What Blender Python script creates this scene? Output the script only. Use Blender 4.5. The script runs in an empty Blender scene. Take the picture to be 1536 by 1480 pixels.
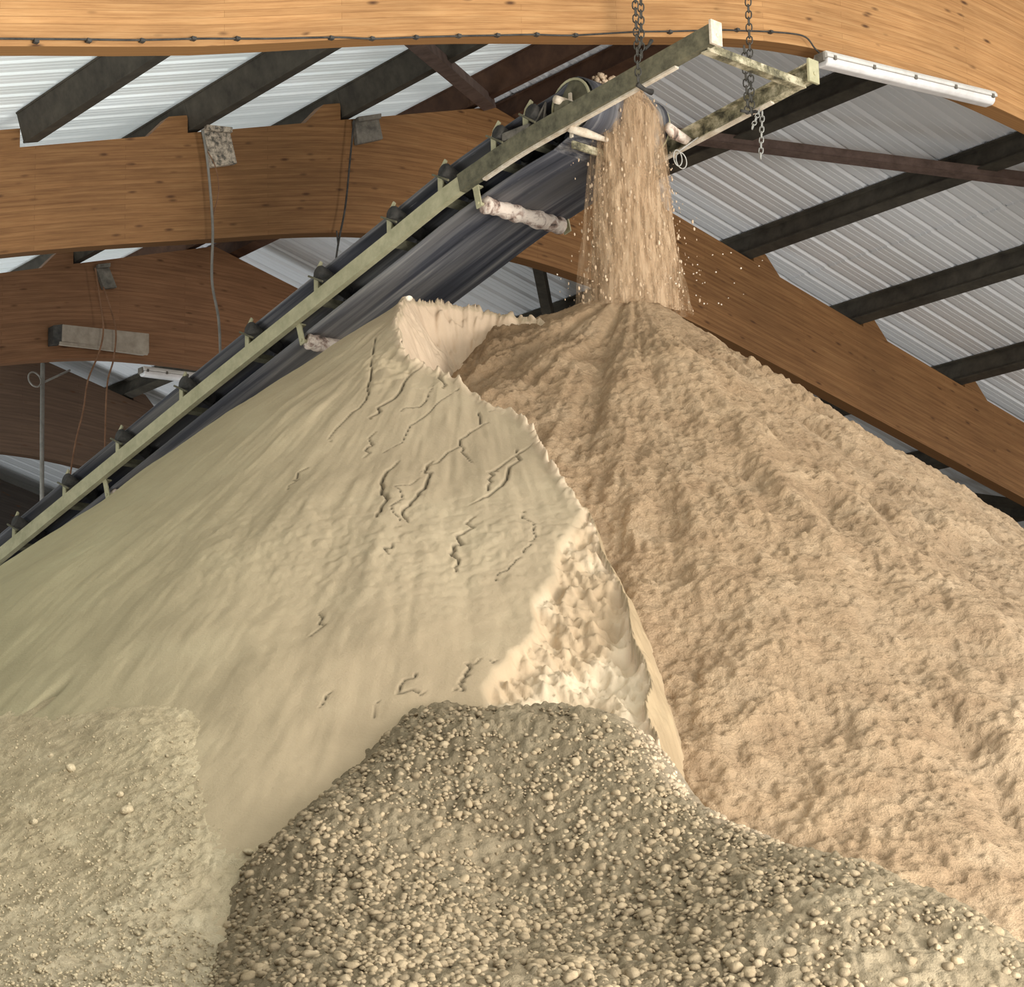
import bpy, math, random
import numpy as np
from mathutils import Vector, Matrix
random.seed(4); rng = np.random.default_rng(7)
C = bpy.context.scene.collection
EYE = 1.7
# ---------------------------------------------------------------- camera model (1536 x 1480)
F = 3255.5; YAW = -.667; PIT = -.191; ROL = -.026
cb, sb, cc, sc_ = math.cos(PIT), math.sin(PIT), math.cos(ROL), math.sin(ROL)
M = np.array([[cc, -sc_, 0], [sc_, cc, 0], [0, 0, 1]]) @ np.array([[1, 0, 0], [0, cb, -sb], [0, sb, cb]])
U = np.array([math.cos(YAW), -math.sin(YAW), 0.]); D = np.array([math.sin(YAW), math.cos(YAW), 0.]); ZZ = np.array([0, 0, 1.])
O = np.array([0, 0, EYE])
def ray(x, y):
    v = M.T @ np.array([(x - 768) / F, (y - 740) / F, 1]); return np.array([v[0], v[2], -v[1]])
def at(x, y, Y=None, Dd=None):
    r = ray(x, y); return O + r * ((Y / r[1]) if Y is not None else Dd / (r @ D))
def proj(P):
    q = np.asarray(P, float) - O; v = M @ np.array([q[0], -q[2], q[1]])
    return 768 + F * v[0] / v[2], 740 + F * v[1] / v[2]
cam = bpy.data.cameras.new('camera'); co = bpy.data.objects.new('camera', cam); C.objects.link(co)
rt = (M[0, 0], M[0, 2], -M[0, 1]); dn = (M[1, 0], M[1, 2], -M[1, 1]); fw = (M[2, 0], M[2, 2], -M[2, 1])
co.matrix_world = Matrix(((rt[0], -dn[0], -fw[0], 0), (rt[1], -dn[1], -fw[1], 0), (rt[2], -dn[2], -fw[2], EYE), (0, 0, 0, 1)))
cam.sensor_width = 36; cam.lens = F / 1536 * 36; cam.sensor_fit = 'HORIZONTAL'; cam.clip_end = 300
bpy.context.scene.camera = co
# ---------------------------------------------------------------- materials
def s2l(c): return tuple(((v / 255 / 12.92) if v / 255 <= .04045 else ((v / 255 + .055) / 1.055) ** 2.4) for v in c) + (1,)
class MT:
    def __init__(s, name, rough=.8, metal=0.):
        s.m = bpy.data.materials.new(name); s.m.use_nodes = True; s.n = s.m.node_tree; s.b = s.n.nodes['Principled BSDF']
        s.b.inputs['Roughness'].default_value = rough; s.b.inputs['Metallic'].default_value = metal
        s.b.inputs['Specular IOR Level'].default_value = .25
    def N(s, t, **k):
        n = s.n.nodes.new(t)
        for a, v in k.items():
            if a.startswith('i_'): n.inputs[a[2:].replace('_', ' ')].default_value = v
            else: setattr(n, a, v)
        return n
    def L(s, a, b): s.n.links.new(a, b)
    def coord(s, kind='Object', scale=(1, 1, 1), rot=(0, 0, 0)):
        t = s.N('ShaderNodeTexCoord'); m = s.N('ShaderNodeMapping'); m.inputs['Scale'].default_value = scale; m.inputs['Rotation'].default_value = rot
        s.L(t.outputs[kind], m.inputs['Vector']); return m.outputs['Vector']
    def noise(s, v, scale, detail=5, rough=.6, dist=0):
        n = s.N('ShaderNodeTexNoise'); n.inputs['Scale'].default_value = scale; n.inputs['Detail'].default_value = detail
        n.inputs['Roughness'].default_value = rough; n.inputs['Distortion'].default_value = dist; s.L(v, n.inputs['Vector']); return n.outputs['Fac']
    def ramp(s, fac, stops, interp='LINEAR'):
        r = s.N('ShaderNodeValToRGB'); r.color_ramp.interpolation = interp; e = r.color_ramp.elements
        while len(e) < len(stops): e.new(.5)
        for k, (p, c) in enumerate(stops): e[k].position = p; e[k].color = s2l(c) if len(c) == 3 else c
        s.L(fac, r.inputs['Fac']); return r.outputs['Color']
    def mix(s, f, a, b, mode='MIX'):
        m = s.N('ShaderNodeMix', data_type='RGBA', blend_type=mode)
        if isinstance(f, float): m.inputs[0].default_value = f
        else: s.L(f, m.inputs[0])
        for i, v in ((6, a), (7, b)):
            if isinstance(v, tuple): m.inputs[i].default_value = v if len(v) == 4 else s2l(v)
            else: s.L(v, m.inputs[i])
        return m.outputs[2]
    def base(s, c):
        if isinstance(c, tuple): s.b.inputs['Base Color'].default_value = c if len(c) == 4 else s2l(c)
        else: s.L(c, s.b.inputs['Base Color'])
    def bump(s, h, st=.5, dist=.01):
        b = s.N('ShaderNodeBump'); b.inputs['Strength'].default_value = st; b.inputs['Distance'].default_value = dist
        s.L(h, b.inputs['Height']); s.L(b.outputs['Normal'], s.b.inputs['Normal'])
    def attr(s, name):
        a = s.N('ShaderNodeAttribute', attribute_name=name); return a.outputs['Color'], a.outputs['Fac']
BW = ((0, 0, 0, 1), (1, 1, 1, 1))
def wood(name, a, b, c):
    m = MT(name, .65); v = m.coord('UV', (1, 1, 1))
    g = m.noise(m.coord('UV', (1.6, 34, 1)), 1.0, 7, .7)
    col = m.ramp(g, [(.3, a), (.5, b), (.72, c)])
    # lamellas: separate boards with their own tone, 4 cm deep
    br = m.N('ShaderNodeTexBrick'); br.offset = .37
    for k, q in (('Scale', 1.0), ('Mortar Size', .0022), ('Brick Width', 2.3), ('Row Height', .045), ('Mortar Smooth', .2)): br.inputs[k].default_value = q
    br.inputs['Color1'].default_value = (.86, .85, .84, 1); br.inputs['Color2'].default_value = (1.1, 1.1, 1.1, 1); br.inputs['Mortar'].default_value = (.62, .58, .52, 1)
    m.L(v, br.inputs['Vector']); col = m.mix(.75, col, br.outputs['Color'], 'MULTIPLY')
    # knots
    vo = m.N('ShaderNodeTexVoronoi'); vo.inputs['Scale'].default_value = 1.; m.L(m.coord('UV', (3.3, 10.5, 1)), vo.inputs['Vector'])
    kn = m.ramp(vo.outputs['Distance'], [(.06, (1, 1, 1, 1)), (.2, (0, 0, 0, 1))])
    sel = m.ramp(m.noise(m.coord('UV', (2.9, 6, 1)), 1.0, 1), [(.38, (0, 0, 0, 1)), (.48, (1, 1, 1, 1))])
    f = m.mix(1., kn, sel, 'MULTIPLY'); col = m.mix(f, col, (88, 58, 34))
    big = m.ramp(m.noise(v, .7, 3), [(.3, (.82, .82, .82, 1)), (.7, (1.08, 1.08, 1.08, 1))])
    col = m.mix(1., col, big, 'MULTIPLY')
    m.base(col); m.bump(g, .2, .002); return m.m
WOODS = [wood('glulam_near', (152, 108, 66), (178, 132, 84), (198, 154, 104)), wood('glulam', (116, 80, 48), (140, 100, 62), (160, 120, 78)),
         wood('glulam_rust', (112, 78, 52), (134, 94, 64), (150, 110, 78)), wood('glulam_shade', (84, 66, 52), (98, 76, 60), (112, 88, 68)),
         wood('glulam_deep_shade', (62, 56, 52), (70, 62, 56), (80, 70, 60))]  # far arches use darker copies: light falloff put into the wood colour
def simple(name, c1, c2, scale=6, rough=.7, metal=0., bump=.15, stretch=(1, 1, 1)):
    m = MT(name, rough, metal); n = m.noise(m.coord('Object', stretch), scale, 6, .7)
    m.base(m.ramp(n, [(.32, c1), (.68, c2)])); m.bump(n, bump, .004); return m.m
m_purlin = simple('purlin_steel', (60, 55, 48), (86, 80, 69), 5, .8)
m_purlinr = simple('purlin_rust', (70, 48, 36), (96, 68, 50), 5, .8)
m_brace = simple('brace_steel', (86, 70, 62), (118, 98, 88), 7, .8)
m_rail = simple('rail_paint', (168, 162, 128), (200, 192, 156), 7, .75)
m_raild = simple('rail_dirty', (78, 76, 62), (128, 122, 98), 9, .8)
m_crust = simple('powder_crust', (196, 176, 150), (238, 226, 206), 14, .95, 0, .6)
m_dark = simple('dark_iron', (44, 42, 40), (82, 78, 72), 12, .7)
m_chain = simple('chain_iron', (58, 56, 52), (98, 94, 86), 30, .5, .4)
m_chainl = simple('bright_chain', (150, 148, 140), (186, 184, 176), 30, .5, .4)
m_wire = simple('wire', (88, 80, 70), (120, 108, 94), 12, .6)
m_wirel = simple('light_wire', (160, 156, 146), (200, 196, 186), 12, .5)
m_pipe = simple('pipe_grey', (112, 108, 100), (142, 136, 126), 9, .6)
m_rust = simple('rusty_rod', (110, 78, 56), (146, 108, 80), 9, .8)
m_white = simple('fixture_plastic', (196, 192, 184), (222, 218, 210), 5, .4)
m_diff = simple('fixture_diffuser', (206, 200, 194), (236, 232, 228), 3, .3)
m_box = simple('dusty_box', (140, 126, 110), (172, 158, 140), 8, .8)
m_plate = simple('grey_plate', (84, 80, 72), (136, 128, 116), 9, .8)
def crusted():
    m = MT('crusted_plate', .95); v = m.coord('Object'); n = m.noise(v, 22, 5, .7)
    m.base(m.ramp(n, [(.38, (92, 88, 80)), (.46, (150, 138, 122)), (.6, (206, 190, 168))])); m.bump(n, .8, .02); return m.m
m_crp = crusted()
def crustroll():
    m = MT('crusted_roller', .9); n = m.noise(m.coord('Object', (1, 1, 1)), 9, 4, .6, .6)
    m.base(m.ramp(n, [(.36, (96, 84, 76)), (.44, (176, 150, 134)), (.56, (238, 222, 204)), (.7, (226, 204, 184))])); m.bump(n, .7, .02); return m.m
m_croll = crustroll()
def railhead():
    m = MT('rail_head', .85); n = m.noise(m.coord('Object'), 8, 6, .7)
    m.base(m.ramp(n, [(.38, (78, 74, 60)), (.5, (140, 132, 104)), (.62, (206, 194, 164))])); m.bump(n, .3, .005); return m.m
m_railh = railhead()
def beltmat():
    m = MT('belt_rubber', .55); v = m.coord('UV', (.35, 9, 1))
    n1 = m.noise(v, 1.0, 6, .6, .3); n2 = m.noise(m.coord('UV', (.5, 3.2, 1)), 1.0, 2)
    c = m.ramp(n1, [(.33, (50, 52, 58)), (.48, (80, 80, 86)), (.6, (124, 122, 122)), (.72, (182, 176, 166))])
    c2 = m.ramp(n2, [(.45, (0, 0, 0, 1)), (.62, (1, 1, 1, 1))]); c = m.mix(c2, c, m.mix(.42, c, (138, 132, 124)))
    sp = m.ramp(m.noise(m.coord('UV', (3, 40, 1)), 1.0, 4, .7), [(.64, (0, 0, 0, 1)), (.72, (1, 1, 1, 1))])
    c = m.mix(m.mix(.55, (0., 0., 0., 1.), sp), c, (170, 164, 158)); m.base(c); m.b.inputs['Specular IOR Level'].default_value = .4; return m.m
m_belt = beltmat()
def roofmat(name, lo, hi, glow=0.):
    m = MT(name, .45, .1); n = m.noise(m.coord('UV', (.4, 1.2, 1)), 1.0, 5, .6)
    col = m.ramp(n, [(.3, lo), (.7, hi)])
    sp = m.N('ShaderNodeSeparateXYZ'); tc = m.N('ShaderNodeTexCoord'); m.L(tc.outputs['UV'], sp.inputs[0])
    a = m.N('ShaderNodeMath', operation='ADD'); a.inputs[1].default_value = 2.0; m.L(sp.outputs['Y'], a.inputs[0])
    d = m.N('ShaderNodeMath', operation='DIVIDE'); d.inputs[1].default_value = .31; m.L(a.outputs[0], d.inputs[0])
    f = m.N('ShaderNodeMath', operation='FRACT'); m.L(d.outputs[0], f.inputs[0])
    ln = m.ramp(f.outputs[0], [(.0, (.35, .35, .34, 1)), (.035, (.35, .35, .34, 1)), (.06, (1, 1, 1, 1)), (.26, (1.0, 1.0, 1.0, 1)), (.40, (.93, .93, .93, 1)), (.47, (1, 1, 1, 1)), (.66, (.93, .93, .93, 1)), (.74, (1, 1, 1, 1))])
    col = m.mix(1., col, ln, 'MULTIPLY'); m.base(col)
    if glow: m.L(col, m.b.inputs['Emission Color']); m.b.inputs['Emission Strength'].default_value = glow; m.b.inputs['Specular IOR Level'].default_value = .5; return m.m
m_roof = roofmat('roof_sheet', (205, 208, 198), (228, 230, 222)); m_roofl = roofmat('roof_sheet_lit', (224, 232, 230), (242, 247, 246), .30)  # left-slope copy is paler and glows: its brightness is put into the material
def pilemat(name, stops_lo, scale1, bd=.012, bump=.5, bs=60):
    m = MT(name, .95); m.b.inputs['Specular IOR Level'].default_value = .1
    v = m.coord('Object'); n = m.noise(v, scale1, 6, .62, .2); col = m.ramp(n, stops_lo)
    tone, _ = m.attr('tone'); col = m.mix(1., col, tone, 'MULTIPLY')
    h = m.noise(v, bs, 4, .7); m.base(col); m.bump(h, bump, bd); return m.m
m_p1 = pilemat('green_powder', [(.25, (157, 140, 114)), (.5, (167, 149, 122)), (.75, (176, 159, 131))], 1.4, bump=.3, bs=60)
m_p2 = pilemat('pink_powder', [(.25, (153, 126, 97)), (.5, (171, 144, 113)), (.75, (186, 160, 129))], 3.5, .022, bump=1., bs=48)
m_tal = pilemat('fine_rubble', [(.25, (166, 150, 120)), (.5, (184, 167, 135)), (.75, (198, 182, 150))], 6, bump=1., bs=90)
m_grv = pilemat('gravel_bed', [(.25, (122, 107, 84)), (.5, (139, 124, 99)), (.75, (155, 140, 114))], 5, bump=1., bs=55)
m_peb = pilemat('pebble', [(.25, (134, 118, 93)), (.5, (151, 134, 108)), (.75, (167, 150, 124))], 18, bump=.5, bs=60)
m_fall = pilemat('falling_grain', [(.25, (184, 158, 130)), (.5, (206, 180, 150)), (.75, (226, 204, 176))], 9, bump=.6, bs=40)
def dustmat():
    m = MT('dust', .95); m.m.name = 'falling_dust'; n = m.noise(m.coord('Object', (1, 1, .12)), 26, 6, .75)
    n2 = m.noise(m.coord('Object', (1, 1, .5)), 5, 4, .6); _, a = m.attr('tone')
    m.base(m.ramp(n, [(.3, (166, 134, 102)), (.5, (196, 164, 128)), (.68, (226, 198, 164))]))
    mu = m.N('ShaderNodeMath', operation='MULTIPLY'); ra = m.ramp(n, [(.36, (0, 0, 0, 1)), (.58, (1, 1, 1, 1))]); m.L(ra, mu.inputs[0]); m.L(a, mu.inputs[1])
    m.L(mu.outputs[0], m.b.inputs['Alpha']); return m.m
m_dust = dustmat()
m_floor = simple('concrete', (120, 112, 100), (150, 142, 128), 2, .9)
m_wall = simple('dark_cladding', (52, 54, 54), (70, 72, 70), 2, .8)
# ---------------------------------------------------------------- helpers
def setp(o, label=None, cat=None, group=None, kind=None):
    for k, v in (('label', label), ('category', cat), ('group', group), ('kind', kind)):
        if v: o[k] = v
    return o
def link(name, me, mat, parent=None):
    o = bpy.data.objects.new(name, me); C.objects.link(o)
    if mat is not None: me.materials.append(mat)
    if parent is not None: o.parent = parent
    return o
def mesh(name, vs, fs, mat, parent=None, smooth=False, uv=None):
    me = bpy.data.meshes.new(name); me.from_pydata([tuple(map(float, v)) for v in vs], [], fs); me.update()
    if uv is not None:
        l = me.uv_layers.new(name='UVMap'); ix = np.empty(len(me.loops), int); me.loops.foreach_get('vertex_index', ix)
        l.data.foreach_set('uv', np.asarray(uv, float)[ix].ravel())
    if smooth: me.polygons.foreach_set('use_smooth', [True] * len(me.polygons))
    return link(name, me, mat, parent)
class MB:
    def __init__(s): s.v = []; s.f = []
    def add(s, vs, fs): k = len(s.v); s.v += [tuple(v) for v in vs]; s.f += [tuple(i + k for i in f) for f in fs]
    def box(s, c, ax, ay, az):  # centre, three half vectors
        c, ax, ay, az = map(np.asarray, (c, ax, ay, az))
        vs = [c + i * ax + j * ay + k * az for i in (-1, 1) for j in (-1, 1) for k in (-1, 1)]
        s.add(vs, [(0, 1, 3, 2), (4, 6, 7, 5), (0, 4, 5, 1), (2, 3, 7, 6), (0, 2, 6, 4), (1, 5, 7, 3)]); return s
    def prism(s, pts, off):     # polygon (list of 3D points) swept by off
        n = len(pts); off = np.asarray(off); a = [np.asarray(p) for p in pts]
        s.add(a + [p + off for p in a], [tuple(range(n))[::-1], tuple(range(n, 2 * n))] + [(i, (i + 1) % n, n + (i + 1) % n, n + i) for i in range(n)]); return s
    def tube(s, pts, r, n=8, closed=False, caps=True):
        P = [np.asarray(p, float) for p in pts]; m = len(P); rr = r if hasattr(r, '__len__') else [r] * m; vs = []; up = None
        for i in range(m):
            t = (P[(i + 1) % m] - P[i - 1]) if closed else P[min(i + 1, m - 1)] - P[max(i - 1, 0)]
            t = t / (np.linalg.norm(t) + 1e-9)
            if up is None: up = np.array([0, 0, 1.]) if abs(t[2]) < .9 else np.array([1., 0, 0])
            a = np.cross(t, up); a /= np.linalg.norm(a); b = np.cross(a, t); up = b
            for k in range(n):
                w = 2 * math.pi * k / n; vs.append(P[i] + rr[i] * (math.cos(w) * a + math.sin(w) * b))
        fs = []
        for i in range(m if closed else m - 1):
            for k in range(n):
                j = (i + 1) % m; fs.append((i * n + k, i * n + (k + 1) % n, j * n + (k + 1) % n, j * n + k))
        if caps and not closed: fs += [tuple(range(n))[::-1], tuple(range((m - 1) * n, m * n))]
        s.add(vs, fs); return s
    def build(s, name, mat, parent=None, smooth=False): return mesh(name, s.v, s.f, mat, parent, smooth)
def empty(name, loc=(0, 0, 0)):
    o = bpy.data.objects.new(name, None); C.objects.link(o); o.empty_display_size = .1; return o
def bevel(o, w=.006, seg=2):
    m = o.modifiers.new('bevel', 'BEVEL'); m.width = w; m.segments = seg; m.limit_method = 'ANGLE'; return o
def nrm(v): v = np.asarray(v, float); return v / np.linalg.norm(v)
# numpy value noise
def vn(x, y, s=0):
    xi = np.floor(x).astype(np.int64); yi = np.floor(y).astype(np.int64); fx = x - xi; fy = y - yi
    fx = fx * fx * fx * (fx * (fx * 6 - 15) + 10); fy = fy * fy * fy * (fy * (fy * 6 - 15) + 10)
    def h(a, b):
        n = (a * 374761393 + b * 668265263 + s * 1442695041) & 0xffffffff; n = ((n ^ (n >> 13)) * 1274126177) & 0xffffffff
        return ((n ^ (n >> 16)) & 0xffff) / 65535. * 2 - 1
    a, b, c, d = h(xi, yi), h(xi + 1, yi), h(xi, yi + 1), h(xi + 1, yi + 1)
    return (a * (1 - fx) + b * fx) * (1 - fy) + (c * (1 - fx) + d * fx) * fy
def fbm(x, y, o=4, s=0, g=.5):
    r = 0; a = 1
    for k in range(o): r = r + a * vn(x * 2 ** k + 17.3 * k, y * 2 ** k + 9.1 * k, s + k); a *= g
    return r
def ss(a, b, x): t = np.clip((x - a) / (b - a), 0, 1); return t * t * (3 - 2 * t)
def seg_dist(X, Y, pts, closed=False):
    d = np.full(X.shape, 1e9); t_all = np.zeros(X.shape); n = len(pts)
    for i in range(n if closed else n - 1):
        a = np.array(pts[i][:2]); b = np.array(pts[(i + 1) % n][:2]); ab = b - a; L2 = ab @ ab + 1e-12
        t = np.clip(((X - a[0]) * ab[0] + (Y - a[1]) * ab[1]) / L2, 0, 1)
        q = np.hypot(X - a[0] - t * ab[0], Y - a[1] - t * ab[1]); m = q < d; d = np.where(m, q, d); t_all = np.where(m, i + t, t_all)
    return d, t_all
def inside(X, Y, poly):
    r = np.zeros(X.shape, bool); n = len(poly)
    for i in range(n):
        x1, y1 = poly[i][:2]; x2, y2 = poly[(i + 1) % n][:2]
        if y1 == y2: continue
        c = ((y1 > Y) != (y2 > Y)) & (X < (x2 - x1) * (Y - y1) / (y2 - y1) + x1); r ^= c
    return r
class TPS:
    def __init__(s, P, z, lam=1e-3):
        s.P = np.array([p[:2] for p in P], float); n = len(P); K = s.k(np.hypot(*(s.P[:, None] - s.P[None]).transpose(2, 0, 1))) + lam * np.eye(n)
        A = np.zeros((n + 3, n + 3)); A[:n, :n] = K; A[:n, n] = 1; A[:n, n + 1:] = s.P; A[n:, :n] = A[:n, n:].T
        s.w = np.linalg.solve(A, np.r_[np.array(z, float), 0, 0, 0])
    @staticmethod
    def k(r): return np.where(r > 1e-9, r * r * np.log(r + 1e-12), 0)
    def __call__(s, X, Y):
        r = s.w[-3] + s.w[-2] * X + s.w[-1] * Y
        for i, p in enumerate(s.P): r = r + s.w[i] * s.k(np.hypot(X - p[0], Y - p[1]))
        return r
def hit(x, y, hf, y0=6., y1=17.5):
    r = ray(x, y); t = np.linspace(y0, y1, 2400) / r[1]; X = r[0] * t; Y = r[1] * t; Zz = EYE + r[2] * t; h = hf(X, Y)
    k = np.argmax(Zz < h)
    if Zz[k] >= h[k]: k = int(np.argmin(Zz - h))
    return np.array([X[k], Y[k], h[k]])
def gridobj(name, X, Y, Z, mat, tone=None, parent=None, keep=None):
    n, m = X.shape; co_ = np.stack([X, Y, Z], -1).reshape(-1, 3).astype(np.float32)
    i = np.arange(n * m).reshape(n, m); q = np.stack([i[:-1, :-1], i[1:, :-1], i[1:, 1:], i[:-1, 1:]], -1)
    if keep is not None: q = q[keep[:-1, :-1] & keep[1:, 1:]]
    q = q.reshape(-1, 4)
    me = bpy.data.meshes.new(name); me.vertices.add(len(co_)); me.vertices.foreach_set('co', co_.ravel())
    me.loops.add(q.size); me.loops.foreach_set('vertex_index', q.ravel().astype(np.int32)); me.polygons.add(len(q))
    me.polygons.foreach_set('loop_start', np.arange(0, q.size, 4, dtype=np.int32)); me.polygons.foreach_set('loop_total', np.full(len(q), 4, np.int32))
    me.update(calc_edges=True); me.validate(); me.polygons.foreach_set('use_smooth', np.ones(len(me.polygons), bool))
    t = np.ones((n * m, 4), np.float32)
    if tone is not None: t[:, :3] = tone.reshape(-1, 3)
    a = me.attributes.new('tone', 'FLOAT_COLOR', 'POINT'); a.data.foreach_set('color', t.ravel())
    return link(name, me, mat, parent)
# ================================================================ THE BUILDING
U0, H0, T = 12.662, 7.9125 + EYE, .2868        # ridge offset, rafter-top height at the ridge, roof slope
FD = {k: 10.7 + 5.5 * (k - 1) for k in range(1, 7)}   # distance of each timber arch
def B(u, dd, z): return (U0 + u) * U + dd * D + z * ZZ
def top(u): return H0 - T * abs(u)
BOT = [(0, 6.40), (.35, 6.395), (.75, 6.365), (1.2, 6.31), (1.7, 6.25), (2.2, 6.16), (2.7, 6.05), (3.5, 5.85), (5.2, 5.40), (7.9, 4.68), (12, 3.6), (15.5, 2.75)]
LB = [(-15.5, 2.95), (-7.79, 4.83), (-6.52, 5.12), (-5.2, 5.50), (-4.34, 5.72), (-3.32, 5.95), (-2.31, 6.19), (-1.5, 6.34), (-.7, 6.39)]
us = [b[0] for b in LB] + [b[0] for b in BOT]; zs = [b[1] for b in LB] + [b[1] for b in BOT]
uu = np.concatenate([np.arange(-15.5, -3, .5), np.arange(-3, 3.01, .1), np.arange(3.5, 15.6, .5)])
def smooth_bot(u):
    k = np.linspace(-.35, .35, 11); return EYE + np.mean([np.interp(u + q, us, zs) for q in k], axis=0)
TH = .17
PUR = [-11.72, -10.04, -8.36, -6.68, -5.0, -3.39, -1.75, -.24, .3, 1.79, 3.45, 5.14, 6.83, 8.56, 10.3, 12.0]
ordn = {1: 'nearest', 2: 'second', 3: 'third', 4: 'fourth', 5: 'fifth', 6: 'farthest'}
desc = {1: 'pale orange glulam timber arch crossing the very top, nearest the viewer', 2: 'large brown glulam timber arch passing behind the conveyor head',
        3: 'reddish brown glulam timber arch with a grey box fixed on it, behind the hanging wires', 4: 'dark brown glulam timber arch behind the ring-ended pipe',
        5: 'near-black glulam timber arch, farthest one at the left edge'}
for k in range(1, 6):
    dd = FD[k]; zb = smooth_bot(uu); zt = np.array([top(u) for u in uu]); vs = []; uv = []
    for side in (0, 1):
        for i, u in enumerate(uu): vs.append(B(u, dd + side * TH, zb[i])); uv.append((u + 40 * k + side * 7, 0))
        for i, u in enumerate(uu): vs.append(B(u, dd + side * TH, zt[i])); uv.append((u + 40 * k + side * 7, zt[i] - zb[i]))
    n = len(uu); fs = []
    for i in range(n - 1):
        fs.append((i, i + 1, n + i + 1, n + i)); fs.append((2 * n + i + 1, 2 * n + i, 3 * n + i, 3 * n + i + 1))
        fs.append((i + 1, i, 2 * n + i, 2 * n + i + 1)); fs.append((n + i, n + i + 1, 3 * n + i + 1, 3 * n + i))
    fs += [(0, n, 3 * n, 2 * n), (n - 1, 3 * n - 1, 4 * n - 1, 2 * n - 1)]
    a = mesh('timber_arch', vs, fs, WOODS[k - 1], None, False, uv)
    setp(a, desc[k], 'beam', 'glulam arches of the roof')
    for u in PUR:                                  # wooden cleat on the downhill side of every purlin
        if abs(u) < .5: continue
        sg = 1 if u > 0 else -1; s0 = u + sg * .09
        pr = [(0, -.02), (0, .17), (.19, .17), (.4, 0), (.4, -.02)]
        x, y = proj(B(u, dd, top(u)))
        if not (-80 < x < 1620 and -80 < y < 900): continue
        P = [B(s0 + sg * q, dd + .01, top(s0 + sg * q) + h) for q, h in pr]
        vs_ = P + [p + (TH - .02) * D for p in P]; m_ = len(P)
        fs_ = [tuple(range(m_)), tuple(range(m_, 2 * m_))[::-1]] + [(i, m_ + i, m_ + (i + 1) % m_, (i + 1) % m_) for i in range(m_)]
        mesh('cleat', vs_, fs_, WOODS[k - 1], a, False, [(3 * k + u + q, h) for q, h in pr] * 2)
# purlins: one steel section per bay
SIL = [(0, 870), (600, 450), (805, 480), (930, 440), (1020, 480), (1536, 860)]
def vis(P0, P1):
    for t in np.linspace(0, 1, 24):
        x, y = proj(P0 * (1 - t) + P1 * t)
        if -4 < x < 1540 and -5 < y < np.interp(x, [s[0] for s in SIL], [s[1] for s in SIL]): return True
    return False
PH = .27
names = {-.24: 'left one of the ridge pair', .3: 'right one of the ridge pair'}
def pname(u):
    if u in names: return names[u]
    L = sorted([abs(q) for q in PUR if (q < 0) == (u < 0) and abs(q) > .5]); i = L.index(abs(u))
    return ['first', 'second', 'third', 'fourth', 'fifth', 'sixth', 'seventh', 'eighth'][i] + ' below ridge, ' + ('left' if u < 0 else 'right') + ' slope'
for k in range(1, 5):
    d0, d1 = FD[k], FD[k + 1] - .004
    for u in PUR:
        if k >= 2 and u < -4: continue
        z = top(u)
        if not vis(B(u, d0, z), B(u, d1, z)): continue
        tl = -T if u > 0 else T; cu = nrm(U + tl * ZZ); nz = nrm(-tl * U + ZZ); c0 = B(u, d0, z + .03); L_ = (d1 - d0)
        mb = MB(); mid = c0 + D * L_ / 2; w = .07
        mb.box(mid + nz * .008, cu * w, D * L_ / 2, nz * .008); mb.box(mid + nz * (PH - .008), cu * w, D * L_ / 2, nz * .008)
        mb.box(mid + nz * PH / 2, cu * (.02 if u < 0 else .012), D * L_ / 2, nz * (PH / 2 - .01))
        if u < 0: mb.box(mid + nz * PH / 2, cu * .064, D * L_ / 2, nz * (PH / 2 - .01))
        if abs(u) < .5: mb.box(mid + nz * PH / 2, cu * .05, D * L_ / 2, nz * (PH / 2 - .01))
        o = mb.build('purlin', m_purlinr if abs(u) < .5 else m_purlin)
        setp(o, 'dark purlin, ' + pname(u) + ', %s to %s arch' % (ordn[k], ordn[k + 1]), 'purlin', 'steel purlins under the roof sheets')
# roof sheets: trapezoidal profile, ribs run down the slope
def sheet(name, sg, u0, u1, dz, dA=-2., dB=38.4):
    per = .31; prof = [(0, 0), (.025, .035), (.055, .035), (.08, 0), (.135, 0), (.142, .006), (.15, 0), (.215, 0), (.222, .006), (.23, 0)]
    pts = []; d = dA
    while d < dB:
        pts += [(d + a, h) for a, h in prof]; d += per
    cols = [u0, u1]; vs = []; uv = []
    tl = -T * sg
    for u in cols:
        for dd, h in pts: vs.append(B(sg * u, dd, top(u) + PH * 1.04 + .055 + h + dz)); uv.append((u, dd))
    n = len(pts); fs = [(i, i + 1, n + i + 1, n + i) for i in range(n - 1)]
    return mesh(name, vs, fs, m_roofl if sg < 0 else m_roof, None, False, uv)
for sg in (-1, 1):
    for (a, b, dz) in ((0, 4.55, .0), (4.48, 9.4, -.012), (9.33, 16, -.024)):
        setp(sheet('ceiling', sg, a, b, dz), 'ribbed grey metal roof sheets, %s slope, %s course' % ('left' if sg < 0 else 'right', {0: 'upper', 4.48: 'middle', 9.33: 'lower'}[a]), 'roof', None, 'structure')
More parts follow.
